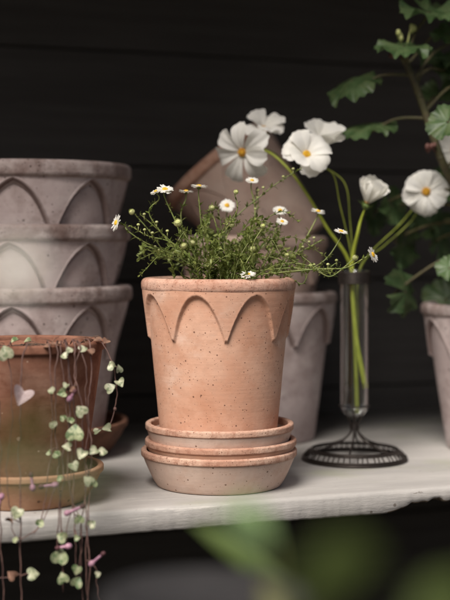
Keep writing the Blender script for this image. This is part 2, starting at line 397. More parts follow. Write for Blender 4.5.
def soil_disc(name, loc, r, label):
    mb = MB(); rows = []
    for i in range(1, 26):
        rr = r*i/25; rows.append([(rr*math.cos(a), rr*math.sin(a), .004*mnoise.fractal(Vector((rr*math.cos(a)*90, rr*math.sin(a)*90, loc[0]*10)), 1, 2, 4)+.003*(1-i/25)) for a in [2*math.pi*k/60 for k in range(60)]])
    mb.grid(rows, 0, True); mb.f.append(tuple(range(60))); mb.m.append(0)
    o = mb.build(name, M['soil']); o.location = loc; tag(o, label, 'soil', None, 'stuff'); return o
soil_disc('potting_soil', (cx, 0, PZ+.158), .0655, 'dark crumbly potting soil in the terracotta pot with the daisies')

# left: grey stack of three on a brown saucer
SX = P(25, 0, 1.5).x; SY = 1.5+CAMY
g = 'three grey pots stacked one in another on the left'
make_saucer((SX, SY, 0), 'damp brown saucer under the stack of grey pots, behind the weathered terracotta pot', None, .1175, .098, .038, (M['dark_saucer'], M['dark_saucer']), 0)
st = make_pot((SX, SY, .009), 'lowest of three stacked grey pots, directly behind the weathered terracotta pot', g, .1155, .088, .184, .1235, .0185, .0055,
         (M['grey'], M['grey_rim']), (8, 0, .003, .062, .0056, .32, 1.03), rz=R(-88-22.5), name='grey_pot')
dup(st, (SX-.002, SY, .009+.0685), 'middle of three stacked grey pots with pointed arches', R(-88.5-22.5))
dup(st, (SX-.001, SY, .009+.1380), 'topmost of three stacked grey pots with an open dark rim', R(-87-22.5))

# behind the centre: two nested grey pots and one tipped over inside them
BX = P(256, 0, 1.61).x; BY = 1.61+CAMY
g = 'grey pots behind the terracotta pot'
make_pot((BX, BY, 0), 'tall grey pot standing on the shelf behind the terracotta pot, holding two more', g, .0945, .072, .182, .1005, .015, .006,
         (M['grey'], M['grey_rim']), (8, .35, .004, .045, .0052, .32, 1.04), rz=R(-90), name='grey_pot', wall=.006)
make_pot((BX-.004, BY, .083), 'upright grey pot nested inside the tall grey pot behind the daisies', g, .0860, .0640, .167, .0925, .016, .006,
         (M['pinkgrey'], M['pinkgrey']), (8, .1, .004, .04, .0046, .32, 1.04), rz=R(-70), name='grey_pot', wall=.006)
tp = make_pot((0, 0, 0), 'tipped pinkish grey pot leaning mouth up to the left, behind the white flowers', g, .0790, .0560, .150, .0835, .015, .005,
         (M['pinkgrey'], M['terra_rim']), (8, .2, .004, .04, .0014, .32, 1.04), rz=0, name='grey_pot', wall=.006)
mid = P(216, 161, 1.655); ax = Vector((-.63, .10, .77)).normalized()
tp.rotation_euler = ax.to_track_quat('Z', 'Y').to_euler(); tp.location = mid-ax*.150

# right: grey pot of the pelargonium
RX = P(507, 0, 1.53).x; RY = 1.53+CAMY
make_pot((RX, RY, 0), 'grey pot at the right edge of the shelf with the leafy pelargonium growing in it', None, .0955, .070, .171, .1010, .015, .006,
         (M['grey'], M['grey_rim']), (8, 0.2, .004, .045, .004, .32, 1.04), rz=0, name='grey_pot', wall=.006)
soil_disc('potting_soil', (RX, RY, .152), .085, 'dark potting soil in the grey pot at the right edge')

# front left: weathered terracotta pot in its saucer
LX = P(25, 0, 1.222).x; LY = 1.222+CAMY
make_saucer((LX, LY, 0), 'weathered ochre saucer under the old terracotta pot at the front left', None, .0730, .0580, .0330, (M['old_saucer'], M['old_saucer']), 0)
make_pot((LX, LY, .008), 'weathered orange brown terracotta pot with trailing heart leaves, front left of the shelf', None, .0735, .0540, .1415, .0755, .0085, .0022,
         (M['old'], M['old']), None, name='terracotta_pot', n=200)
soil_disc('potting_soil', (LX, LY, .1395), .067, 'dry potting soil and crumbs in the weathered front left pot')

# ------------------------------------------------------------------ flowers
def frame(n, roll=0):
    n = n.normalized(); a = n.cross(Vector((0, 0, 1)))
    a = a.normalized() if a.length > .05 else n.orthogonal().normalized()
    b = n.cross(a); return a*math.cos(roll)+b*math.sin(roll), b*math.cos(roll)-a*math.sin(roll), n
def petal(mb, c, n, ang, L, W, lift, curl, notch=.06, seed=0, nu=15, nv=14, r0=.08, wav=.045):
    """one broad notched petal: rises at 'lift' out of the flower's plane, then curls back"""
    x, y, z = frame(n); q = x*math.cos(ang)+y*math.sin(ang); s = z.cross(q)
    rr = random.Random(seed); tw = rr.uniform(-.25, .25); ph = rr.uniform(0, 9)
    rows = []
    for i in range(nv):
        t = i/(nv-1); w_ = W*.5*(math.sin(min(1, t*.9+.02)*math.pi*.60)**1.1)*(1-.22*(max(0, t-.72)/.28)**2)+W*.07
        row = []
        for j in range(nu):
            a = -1+2*j/(nu-1)
            tip = 1-.13*a*a-notch*(.5+.5*math.cos(a*math.pi*3))*1.0 if i > nv-5 else 1
            k = (i-(nv-5))/4 if i > nv-5 else 0
            tt = t*(1+(tip-1)*k)
            ang2 = lift-curl*tt*tt
            rad = L*(r0+(1-r0)*tt)
            up = L*math.sin(ang2)*tt+wav*L*math.sin(a*5+ph)*t*.35+L*.10*a*a*math.sin(t*3)+.011*L*math.cos(a*math.pi*3)*math.sin(t*3.1)+.05*L*mnoise.noise(Vector((a*1.6+ph, t*2.2, seed)))*t
            row.append(c+q*(rad*math.cos(ang2))+z*up+s*(a*w_)+z*(tw*a*w_*t))
        rows.append(row)
    mb.grid(rows)
def disc(mb, c, n, r, h, mi=0, bumps=60, seed=1):
    x, y, z = frame(n); mb.ball(c+z*h*.2, r, 14, mi, (1, 1, h/r), .2, n)
    for k in range(bumps):
        q = r*.95*math.sqrt((k+.5)/bumps); a = k*2.39996
        mb.ball(c+x*q*math.cos(a)+y*q*math.sin(a)+z*(h*.2+h*math.sqrt(max(0, 1-(q/r)**2))+r*.03), r*.12, 5, mi)

VX = P(354.5, 0, 1.447).x; VY = 1.447+CAMY         # the vase
g = 'cut white cosmos in the glass tube vase'
def cosmos(label, u, v, d, n, npet, Lpx, lift, curl, path, roll=0, wr=.84, drop=(), stamen=.005, seed=0, inner=.0, th=(.0008, .0007), foot=(0, 0, .06)):
    n = Vector(n).normalized(); c = P(u, v, d); base = Vector((VX+foot[0], VY+foot[1], foot[2]))
    t = thing('cosmos_flower', base, label, 'flower', g)
    L = Lpx/FPX*d
    mb = MB(); back = c-n*.006
    pts = [base]+[P(*p) for p in path]+[back-n*.012, back]
    mb.tube(pts, th[0], th[1], 8, 0, 7); mb.build('stem', M['cosmos_pale' if th[0] > .002 else 'cosmos_stem'], t, base)
    mb = MB(); x, y, z = frame(n, roll)
    mb.ball(c-n*.004, .0042, 10, 0, (1, 1, .9), 0, n)
    for k in range(8):
        a = 2*math.pi*k/8+.2; q = x*math.cos(a)+y*math.sin(a); s = z.cross(q)
        mb.grid([[c-n*.004+q*(.003+.0075*tt)+z*(.004*tt*math.sin(lift)-.003*tt*(lift < .6))+s*e*.0016*(1-tt*.9) for e in (-1, 0, 1)] for tt in (0, .35, .7, 1)])
    mb.build('calyx', M['calyx'], t, base)
    rr = random.Random(seed)
    for k in range(npet):
        if k in drop: continue
        mb = MB(); a = roll+2*math.pi*k/npet+rr.uniform(-.17, .17)
        petal(mb, c+n*(.0008*(k % 2)), n, a, L*rr.uniform(.9, 1.06), L*wr*rr.uniform(.9, 1.1), lift+rr.uniform(-.2, .2)+inner*(k % 2), curl+rr.uniform(-.25, .3), .035, seed*31+k)
        mb.build('petal', M['petal'], t, base)
    mb = MB(); disc(mb, c+n*.001, n, stamen, stamen*.75); mb.build('flower_center', M['orange'] if seed != 3 else M['yellow'], t, base)
    return t
cosmos('largest open white cosmos facing the viewer, orange centre, above the daisies', 243, 152, 1.42, (-.45, -.84, -.25), 7, 34, .42, .6,
       [(355, 340, 1.447), (351, 268, 1.445), (327, 228, 1.435), (308, 196, 1.43), (290, 171, 1.43), (270, 153, 1.44)], roll=.25, seed=1, wr=.50, foot=(.003, 0, .0515), th=(.0026, .0008))
cosmos('white cosmos seen from the side, rising behind the largest open one', 263, 131, 1.455, (.15, -.5, .8), 7, 24, .85, .4,
       [(353, 330, 1.45), (351, 268, 1.455), (330, 232, 1.46), (304, 190, 1.47), (280, 158, 1.47)], roll=.5, seed=2, foot=(.002, .004, .09))
cosmos('cupped white cosmos with bright yellow centre, between the tipped pot and dark wall', 306, 156, 1.40, (.22, -.78, .5), 9, 26, .55, .5,
       [(354, 330, 1.447), (352, 262, 1.44), (340, 205, 1.43), (331, 172, 1.425)], roll=.1, seed=3, foot=(.002, .004, .09), inner=.3, wr=.86)
cosmos('cupped white cosmos turned away, behind the one with the bright yellow centre', 320, 147, 1.45, (.25, -.4, .85), 8, 29, .95, .25,
       [(355, 330, 1.45), (353, 268, 1.452), (350, 220, 1.455), (344, 182, 1.455)], roll=.9, seed=4, foot=(.002, .004, .09))
cosmos('half open white cosmos bud with green calyx, upright above the glass vase', 367, 203, 1.41, (.30, -.3, .9), 9, 28, 1.02, -.2,
       [(356, 336, 1.443), (352, 268, 1.438), (358, 232, 1.42)], roll=.3, seed=5, foot=(.0122, -.002, .080), wr=.8, stamen=.003, th=(.0032, .0008))
cosmos('flat open white cosmos with orange centre at the right, beside the pelargonium stem', 426, 192, 1.48, (-.06, -.97, .14), 8, 24, .2, .35,
       [(357, 330, 1.45), (360, 268, 1.46), (384, 246, 1.50), (412, 220, 1.51)], roll=.15, seed=6, foot=(.002, .004, .09), wr=.70)
cosmos('white cosmos cut off by the right picture edge, behind the pelargonium stem', 455, 151, 1.52, (-.2, -.9, .2), 8, 20, .5, .3,
       [(358, 330, 1.452), (362, 266, 1.465), (402, 222, 1.51), (438, 178, 1.54)], roll=.5, seed=7, foot=(.002, .004, .09))

# ------------------------------------------------------------------ glass tube vase on a wire foot
t = thing('bud_vase', (VX, VY, 0), 'slim clear glass tube vase on a black wire foot', 'vase')
RT = .0158; z0, z1 = .046, .212
prof = []
for k in range(7): a = R(-90+15*k); prof.append((max(.0005, RT*math.cos(a)), z0+RT+RT*math.sin(a)))
prof += [(RT, z0+.06), (RT, z1-.01), (RT+.0006, z1-.004), (RT+.0016, z1-.001), (RT+.0012, z1), (RT-.0004, z1-.001), (RT-.0014, z1-.006), (RT-.0016, z0+.06)]
for k in range(6, -1, -1): a = R(-90+15*k); q = RT-.0016; prof.append((max(.0004, q*math.cos(a)), z0+RT+q*math.sin(a)))
mb = MB(); lathe(mb, prof, 64); mb.build('glass_tube', M['glass'], t)
def ring(mb, r, z, rad, n=72, m_=8, w_=0):
    pts = [(r*math.cos(2*math.pi*k/n), r*math.sin(2*math.pi*k/n), z+w_*math.sin(6*math.pi*k/n)) for k in range(n)]
    rows = []
    for k, p in enumerate(pts):
        a = 2*math.pi*k/n; e = Vector((math.cos(a), math.sin(a), 0)); p = Vector(p)
        rows.append([p+e*rad*math.cos(b)+Vector((0, 0, rad*math.sin(b))) for b in [2*math.pi*j/m_ for j in range(m_)]])
    rows.append(rows[0]); mb.grid(rows, 0, True)
mb = MB()
coil = [((RT+.0013)*math.cos(a), (RT+.0013)*math.sin(a), z1-.0165+.0019*a/6.2832) for a in [2*math.pi*k/32 for k in range(32*7+1)]]
mb.tube(coil, .0011, None, 7, 0, 1); mb.build('wire_collar', M['wire'], t); mb = MB(); ring(mb, RT+.0010, z0+RT*.9, .0007); mb.build('wire_band', M['wire'], t)
mb = MB(); ring(mb, .0575, .0016, .0016, 96); ring(mb, .0570, .0042, .0013, 96); mb.build('outer_ring', M['wire'], t)
mb = MB(); ring(mb, .0490, .0105, .0014, 96); ring(mb, .0478, .0122, .0011, 96); mb.build('inner_ring', M['wire'], t)
mb = MB()
for k in range(54):                                # woven spokes between the two rings
    a = 2*math.pi*k/54+rnd.uniform(-.02, .02); b = a+rnd.uniform(-.03, .03)
    mb.tube([(.0574*math.cos(a), .0574*math.sin(a), .003), (.0535*math.cos((a+b)/2), .0535*math.sin((a+b)/2), .0085), (.0484*math.cos(b), .0484*math.sin(b), .0115)], .00075, None, 5, 0, 3)
mb.build('woven_spokes', M['wire'], t)
for k in range(6):
    a = 2*math.pi*k/6+.3; ca, sa = math.cos(a), math.sin(a); mb = MB()
    mb.tube([(RT*.8*ca, RT*.8*sa, z0+.010), (.008*ca, .008*sa, z0+.001), (.0035*ca, .0035*sa, z0-.008), (.0055*ca, .0055*sa, z0-.016), (.016*ca, .016*sa, .021), (.032*ca, .032*sa, .0155), (.048*ca, .048*sa, .0115)], .0011, None, 6, 0, 6)
    mb.build('foot_wire', M['wire'], t)
mb = MB(); ring(mb, .0042, z0-.008, .0013, 24); ring(mb, .0042, z0-.0055, .0012, 24); ring(mb, .0044, z0-.0105, .0012, 24); mb.build('binding', M['wire'], t)

# ------------------------------------------------------------------ daisy plant (fine leaved) in the terracotta pot
DB = Vector((cx, 0, PZ+.158))
dz = thing('daisy_plant', DB, 'bushy fine leaved daisy plant with tiny white flowers in the terracotta pot', 'plant')
def small_leaf(mb, p, d, up, L, W, mi):
    d = d.normalized(); s = d.cross(up)
    if s.length < 1e-4: s = d.orthogonal()
    s.normalize(); nn = s.cross(d); b = len(mb.v)
    for t, w_, h in ((0, .12, 0), (.35, .8, .06), (.68, 1, .05), (1, .05, -.06)):
        for e in (-1, 0, 1): mb.v.append(tuple(p+d*L*t+s*W*.5*w_*e+nn*L*(h+.05*abs(e))))
    for i in range(3):
        for j in range(2):
            k = b+i*3+j; mb.f.append((k, k+1, k+4, k+3)); mb.m.append(mi)
def leafy_stem(path, r0, r1, leaves, Lr, name='stem', bare_top=.1, parent=dz, base=DB, start=.12):
    mb = MB(); pts = smooth_path(path, 8); mb.tube(pts, r0, r1, 6, 0, 1)
    N = len(pts)-1; tot = int(leaves)
    for k in range(tot):
        f = start+(1-start-bare_top)*k/max(1, tot-1)+rnd.uniform(-.02, .02); f = min(.995, max(0, f)); i = min(N-1, int(f*N))
        p = pts[i].lerp(pts[i+1], f*N-i); tn = (pts[i+1]-pts[i]).normalized()
        a = k*2.4+rnd.uniform(-.5, .5); o = tn.orthogonal().normalized(); o2 = tn.cross(o)
        q = (o*math.cos(a)+o2*math.sin(a))
        L = rnd.uniform(*Lr)*(1.15-.5*f)
        d = (q+tn*rnd.uniform(.35, 1.0)+Vector((0, 0, .15)))
        small_leaf(mb, p, d, tn, L, L*rnd.uniform(.3, .5), 1)
        if rnd.random() < .55:                      # side lobes / a leafy axil tuft
            for e in range(rnd.choice((1, 2, 3))):
                d2 = (q+tn*rnd.uniform(-.1, 1.2)+Vector((rnd.uniform(-.6, .6), rnd.uniform(-.6, .6), rnd.uniform(-.3, .7))))
                small_leaf(mb, p, d2, tn, L*.65, L*.24, 1)
    return mb.build(name, [M['daisy_stem'], M['daisy_leaf']], parent, base)
def daisy(c, n, r, seed, centre=True):
    n = Vector(n).normalized(); x, y, z = frame(n); rr = random.Random(seed); mb = MB(); K = 21
    for layer in range(2):
        for k in range(K):
            a = 2*math.pi*(k+layer*.5)/K+rr.uniform(-.07, .07); q = x*math.cos(a)+y*math.sin(a); s = z.cross(q); L = r*rr.uniform(.88, 1.06)
            lift = .12+.13*layer+rr.uniform(-.1, .12); w_ = r*.085
            mb.grid([[c+q*L*t+z*(L*lift*t-L*.12*t*t+.0003*layer)+s*w_*1.3*ww*e for e in (-1, 0, 1)] for t, ww in ((.15, .6), (.5, 1), (.85, 1.05), (1, .45))])
    f = mb.build('flower', M['petal'], dz, DB)
    mb = MB(); disc(mb, c+z*.0006, n, r*.32, r*.17, 0, 30); mb.build('flower_center', M['yellow'], f, DB)
    mb = MB(); mb.ball(c-z*r*.12, r*.28, 10, 0, (1, 1, .6), 0, n); mb.build('calyx', M['calyx'], f, DB)
def soilpt(): 
    a = rnd.uniform(0, 6.283); q = .045*math.sqrt(rnd.random()); return DB+Vector((q*math.cos(a), q*math.sin(a), -.002))
# the bush itself: wiry stems that rise, arch over and trail sideways
for k in range(58):
    u = min(334, max(140, rnd.gauss(238, 55))); v = rnd.uniform(240, 276); d = rnd.uniform(1.225, 1.39)
    if k % 4 == 0: v = rnd.uniform(216, 244)
    if u < 168 or u > 300: v = rnd.uniform(250, 275)
    tip = P(u, v, d); b = soilpt(); b.x = b.x*.6+(cx+max(-.05, min(.05, tip.x-cx)))*.4
    rise = rnd.uniform(.008, .026); out = tip-b; out.z = 0
    m1 = b+out*.22+Vector((rnd.uniform(-.008, .008), 0, max(.006, (tip.z-b.z)*.55+rise*.6)))
    m2 = b+out*.62+Vector((rnd.uniform(-.008, .008), rnd.uniform(-.008, .008), (tip.z-b.z)*.85+rise))
    leafy_stem([b, m1, m2, tip], .0005, .0003, 32+rnd.randint(0, 16), (.0045, .0098), bare_top=-.02)
# named flowering stems: (u, v, d, facing, radius), way points
def fl(u, v, d, n, r, way, seed, leaves=12, bare=.45):
    c = P(u, v, d); n = Vector(n).normalized()
    b = P(*way[0]) if len(way) else soilpt()
    pts = [b]+[P(*q) for q in way[1:]]+[c-n*.008, c-n*.001]
    leafy_stem(pts, .0007, .0006, leaves, (.004, .008), bare_top=bare); daisy(c, n, r*.98, seed)
def bd(u, v, d, n, r, way, leaves=5, white=True):
    c = P(u, v, d); n = Vector(n).normalized(); b = P(*way[0]); pts = [b]+[P(*q) for q in way[1:]]+[c-n*.005, c-n*.001]
    leafy_stem(pts, .00055, .0005, leaves, (.003, .006), bare_top=.4)
    mb = MB(); mb.ball(c, r, 10, 0, (1, 1, .75), 0, n); x, y, z = frame(n)
    for k in range(12):
        a = 2*math.pi*k/12; q = x*math.cos(a)+y*math.sin(a); s = z.cross(q)
        mb.grid([[c+q*r*(.95-.3*t)+z*r*(.2+.75*t)+s*r*.16*e for e in (-1, 1)] for t in (0, .5, 1)])
    o = mb.build('bud', M['bud'], dz, DB)
    mb = MB(); mb.ball(c+z*r*.35, r*.62, 9, 0, (1, 1, .6), 0, n); mb.build('bud_center', M['yellow'], o, DB)
fl(165, 190, 1.27, (.05, -.42, .9), .0088, [(187, 262, 1.29), (178, 228, 1.275)], 11)
fl(156, 192, 1.275, (-.35, -.25, .9), .0062, [(185, 262, 1.29), (150, 216, 1.28)], 12)
fl(186, 192, 1.31, (.05, -.1, 1), .0078, [(190, 262, 1.31), (181, 218, 1.31)], 13)
fl(199, 187, 1.285, (.05, -.12, 1), .0085, [(205, 265, 1.29), (201, 222, 1.285)], 14)
fl(117, 223, 1.26, (-.88, -.38, .25), .0088, [(205, 274, 1.28), (176, 256, 1.27), (146, 243, 1.262), (128, 231, 1.26)], 15, 26, .15)
fl(227, 206, 1.37, (.0, -.8, .55), .0085, [(228, 265, 1.33), (226, 232, 1.36)], 16)
fl(280, 211, 1.36, (.1, -.55, .8), .008, [(262, 268, 1.32), (274, 236, 1.35)], 17)
fl(282, 222, 1.31, (.2, -.5, .8), .0062, [(262, 268, 1.31), (276, 244, 1.31)], 18)
fl(318, 212, 1.34, (.25, -.2, .95), .0078, [(285, 270, 1.31), (302, 245, 1.33)], 19)
fl(341, 232, 1.29, (.15, -.25, .95), .0072, [(270, 274, 1.28), (305, 270, 1.285), (325, 260, 1.288)], 20, 16)
fl(372, 255, 1.265, (.85, -.42, .35), .0085, [(235, 277, 1.27), (275, 273, 1.265), (318, 269, 1.262), (345, 268, 1.262)], 21, 30, .12)
fl(248, 275, 1.235, (-.1, -.35, .93), .0075, [(240, 274, 1.27)], 22, 2)
fl(252, 181, 1.34, (.1, -.45, .85), .0068, [(246, 262, 1.32), (255, 215, 1.34)], 23)
for u, v, r, nx in ((178, 223, 4.3, -.1), (212, 208, 3.4, .1), (232, 225, 3.0, .1), (184, 246, 3.8, -.1), (192, 243, 3.6, .2), (132, 212, 3.2, -.5), (253, 249, 3.2, 0), (355, 258, 3.2, .5),
                    (236, 192, 2.5, .2), (311, 266, 2.5, .3), (287, 255, 2.4, .1), (263, 226, 2.6, .1), ):
    d = rnd.uniform(1.24, 1.31)
    ub = 218+(u-218)*.72
    bd(u, v, d, (nx, -.75, .45), r/1000*1.0, [(ub+rnd.uniform(-9, 9), min(272, v+40), d+.01), ((u+ub)/2+rnd.uniform(-6, 6), v+18, d+.003)], 9)
# long diagonal stem of buds running up to the right, and a few airy ones
for pts, L in (([(215, 262, 1.31), (232, 222, 1.32), (262, 195, 1.33), (282, 180, 1.335), (302, 168, 1.34)], 22), ([(240, 268, 1.33), (252, 232, 1.34), (258, 205, 1.345), (256, 190, 1.345)], 16),
               ([(205, 268, 1.27), (172, 243, 1.262), (148, 236, 1.258), (131, 226, 1.258)], 24), ([(196, 266, 1.29), (165, 236, 1.285), (140, 214, 1.28)], 20),
               ([(196, 270, 1.3), (170, 258, 1.28), (148, 250, 1.27)], 22), ([(250, 272, 1.28), (290, 268, 1.275), (322, 270, 1.27), (338, 262, 1.27)], 26), ([(262, 272, 1.3), (300, 252, 1.31), (322, 240, 1.315)], 18)):
    pp = [P(*p) for p in pts]; leafy_stem(pp, .0007, .0005, L, (.004, .0085), bare_top=0)
    for f in (.55, .72, .88):
        sp = smooth_path(pp, 8); p = sp[int(f*(len(sp)-1))]+Vector((rnd.uniform(-.004, .004), -.002, .005))
        mb = MB(); mb.ball(p, .0017, 8, 0, (1, 1, .8)); mb.tube([p, p-Vector((0, -.001, .006))], .0004); mb.build('bud', M['bud'], dz, DB)

# ------------------------------------------------------------------ pelargonium
GB = Vector((RX, RY, .152))
gp = thing('pelargonium_plant', GB, 'tall pelargonium with thick bent stem and ruffled dark green leaves', 'plant')
mb = MB(); main = [GB, P(488, 262, 1.50), P(462, 205, 1.475), P(441, 158, 1.46), P(425, 112, 1.455), P(412, 76, 1.45), P(402, 56, 1.45)]
mb.tube(main, .0056, .0036, 12, 0, 10)
for f in (.35, .5, .62, .74, .86):                 # leaf-scar nodes
    sp = smooth_path(main, 10); p = sp[int(f*(len(sp)-1))]; mb.ball(p, (.0060-.002*f), 10, 0, (1.05, 1.05, .55), .25)
mb.build('stem', M['gera_stem'], gp, GB)
def gera_leaf(u, v, d, rpx, n, roll, ruf, cup, attach, seed):
    c = P(u, v, d); n = Vector(n).normalized(); x, y, z = frame(n, roll); r = rpx/FPX*d; rr = random.Random(seed); ph = rr.uniform(0, 6)
    mb = MB(); rows = []; NA = 73
    for i in range(1, 13):
        t = i/12; row = []
        for k in range(NA):
            a = (-.5+k/(NA-1))*2*math.pi*.93        # an open notch where the stalk joins
            lobe = 1+.045*math.cos(a*7+ph)*t+.03*math.cos(a*25+ph)*t*t+.06*math.sin(a*2+ph*3)*t
            q = r*t*lobe*(1-.12*math.cos(a*.5)**8*0)
            zz_ = .8*ruf*r*t**2.5*math.sin(a*5+ph+1)+.6*ruf*r*t**3*math.sin(a*9+ph*2)+.5*ruf*r*t**4*math.sin(a*17+ph*4)+cup*r*t*t-.03*r*math.cos(a*7+ph)*t
            row.append(c+x*q*math.cos(a)+y*q*math.sin(a)+z*zz_)
        rows.append(row)
    mb.grid(rows); lf = mb.build('leaf', M['gera'], gp, GB)
    mb = MB(); at = P(*attach); hook = c-z*.012-x*.004
    mb.tube([at, at.lerp(hook, .5)+Vector((0, 0, .008)), hook, c], .0019, .0013, 7, 0, 6); mb.build('petiole', M['gera_stem'], lf, GB)
for args in ((403, 46, 1.43, 27, (.05, -.38, .92), .6, .15, -.1, (409, 70, 1.45), 1),
             (428, 12, 1.45, 30, (.1, -.45, .9), 2.0, .16, .1, (406, 60, 1.45), 2),
             (446, 34, 1.47, 16, (-.3, -.6, .75), .3, .14, .1, (414, 80, 1.452), 3),
             (352, 80, 1.47, 29, (-.35, -.34, .85), 3.3, .12, -.35, (411, 75, 1.452), 4),
             (367, 124, 1.48, 30, (-.12, -.22, .95), 2.9, .12, -.25, (427, 118, 1.456), 5),
             (448, 122, 1.40, 22, (-.35, -.75, .55), 1.2, .10, .1, (436, 142, 1.459), 6),
             (392, 206, 1.53, 21, (.75, -.65, .1), 2.2, .10, .1, (456, 190, 1.47), 7),
             (404, 244, 1.56, 26, (.8, -.55, -.1), 1.4, .12, .1, (470, 222, 1.48), 8),
             (406, 292, 1.50, 25, (.72, -.6, .1), 3.0, .14, -.25, (480, 246, 1.49), 9),
             (449, 268, 1.44, 14, (-.4, -.7, .55), .4, .12, .1, (484, 255, 1.495), 10),
             (374, 216, 1.57, 20, (.8, -.6, .0), .9, .1, .1, (462, 206, 1.475), 11),
             (440, 242, 1.58, 22, (.8, -.6, .0), 4.0, .1, .1, (476, 236, 1.485), 12),
             (470, 70, 1.5, 34, (-.2, -.5, .8), 4.0, .12, .1, (425, 112, 1.455), 13),
             (485, 150, 1.46, 34, (-.1, -.6, .75), 2.0, .12, .1, (445, 168, 1.462), 14),
             (500, 210, 1.42, 36, (.1, -.6, .8), 1.0, .12, .1, (470, 222, 1.48), 15),
             (520, 100, 1.55, 36, (.2, -.5, .8), 5.0, .12, .1, (430, 125, 1.457), 16),
             (450, 185, 1.56, 26, (-.2, -.6, .6), 2.6, .12, .1, (455, 190, 1.47), 20),
             (432, 225, 1.60, 24, (.1, -.7, .5), 3.6, .14, .1, (470, 222, 1.48), 21),
             (446, 300, 1.58, 24, (-.2, -.7, .5), .6, .14, .1, (486, 258, 1.497), 22),
             (455, 12, 1.50, 24, (-.2, -.5, .8), .6, .14, .1, (408, 64, 1.45), 23),
             (440, 92, 1.54, 20, (-.1, -.6, .7), 1.6, .12, .1, (425, 112, 1.455), 18),
             (449, 60, 1.50, 16, (.1, -.5, .8), 3.6, .14, .1, (414, 82, 1.452), 19),
             (436, 62, 1.52, 20, (.2, -.55, .8), 2.6, .12, .1, (416, 86, 1.452), 17)):
    gera_leaf(*args)
for u, v, d in ((393, 53, 1.44), (431, 147, 1.452), (400, 36, 1.44), (411, 27, 1.445)):
    mb = MB(); c = P(u, v, d)
    for k in range(5): mb.ball(c+Vector((rnd.uniform(-.004, .004), rnd.uniform(-.003, .003), rnd.uniform(-.004, .004))), rnd.uniform(.002, .0035), 7, 0, (1, 1, 1.3), .3)
    mb.tube([c, c.lerp(P(404, 58, 1.45) if v < 100 else P(440, 156, 1.46), .9)], .001); mb.build('dried_bud' if v > 50 else 'bud', M['gera_bud'] if v > 50 else M['bud'], gp, GB)

# ------------------------------------------------------------------ string of hearts in the weathered pot
HB = Vector((LX, LY, .1395))
hp = thing('string_of_hearts_plant', HB, 'trailing plant with mottled heart shaped leaves hanging from the weathered pot', 'plant')
def heart(u, v, d, spx, n, roll, mat, anchor=None, name='leaf'):
    c = P(u, v, d); n = (Vector(n)+Vector((rnd.uniform(-.35, .35), 0, rnd.uniform(-.3, .35)))).normalized(); x, y, z = frame(n, roll+rnd.uniform(-.35, .35)); s = spx/FPX*d*.5; fold = rnd.uniform(.1, .75); rd = .30 if mat is M['heart_under'] else rnd.uniform(.2, .5); mb = MB(); rows = []
    for i in range(0, 7):
        t = i/6; row = []
        for k in range(29):
            a = 2*math.pi*k/28
            hx = .95*math.sin(a)**3*1.0; hy = (13*math.cos(a)-5*math.cos(2*a)-2*math.cos(3*a)-math.cos(4*a))/15.5
            hx = (1-rd)*hx+rd*math.sin(a)*1.02; hy = (1-rd*.75)*hy+rd*.75*math.cos(a)*1.02
            row.append(c+x*hx*t*s+y*(hy*t+.1)*s+z*(s*(fold*abs(hx*t)**1.5-.16*(t*hy)**2+.04*(1-t))))
        rows.append(row)
    mb.grid(rows)
    back = [[p-z*(.0011*(1-(i/6)**3)) for p in row] for i, row in enumerate(rows)]
    mb.grid(back)
    if anchor is not None:
        a = P(*anchor); mb.tube([a, a.lerp(c, .6)+Vector((0, 0, .001)), c+y*s*.35-z*.0006], .0006, .0005, 6, 1, 4)
    return mb.build(name, [mat, M['vine']], hp, HB)
def vine(pts, r=.0007, beads=()):
    mb = MB(); sp = smooth_path([P(*p) for p in pts], 8); o = len(hp.children)*1.7
    sp = [p+Vector((mnoise.noise(Vector((o, p.z*45, 1)))*.0032+mnoise.noise(Vector((o, p.z*150, 5)))*.0013, mnoise.noise(Vector((o, p.z*60, 9)))*.0012-.0006, 0))*min(1, k/8) for k, p in enumerate(sp)]
    mb.tube(sp, r, r*.75, 6, 0, 1)
    for p in beads: mb.ball(P(*p), .0016, 8, 0, (1, 1, 1.2))
    mb.build('vine', M['vine'], hp, HB)
ZT = 1.135
vine([(60, 346, 1.19), (57, 341, 1.155), (56, 352, 1.14), (56, 400, 1.135), (57, 450, 1.128), (59, 482, 1.122), (62, 540, 1.115), (63, 592, 1.115)])
vine([(68, 345, 1.20), (66, 340, 1.16), (68, 352, 1.145), (68, 388, 1.14), (67, 430, 1.134), (64, 470, 1.124), (60, 505, 1.117), (58, 560, 1.116)], beads=[(64, 537, 1.115)])
vine([(74, 345, 1.2), (71, 340, 1.165), (74, 354, 1.148), (79, 390, 1.142), (81, 412, 1.14), (83, 445, 1.136), (88, 480, 1.128), (88, 520, 1.12), (90, 560, 1.118), (90, 608, 1.118)])
vine([(80, 344, 1.21), (86, 339, 1.18), (90, 346, 1.165), (91, 372, 1.16), (90, 400, 1.155), (87, 432, 1.148), (86, 470, 1.135), (86, 520, 1.122), (87, 575, 1.12), (88, 610, 1.12)])
vine([(84, 345, 1.22), (98, 339, 1.20), (106, 348, 1.19), (112, 362, 1.185), (115, 378, 1.183), (116, 392, 1.182), (113, 412, 1.181), (107, 428, 1.18)], .0006, [(115, 409, 1.181)])
vine([(22, 348, 1.19), (25, 342, 1.148), (24, 354, 1.135), (20, 400, 1.13), (19, 450, 1.125), (20, 485, 1.118), (20, 540, 1.113), (20, 610, 1.113)])
vine([(2, 350, 1.19), (-2, 343, 1.15), (-3, 356, 1.137), (-1, 420, 1.13), (0, 480, 1.12), (1, 530, 1.113), (3, 610, 1.113)], .0007)
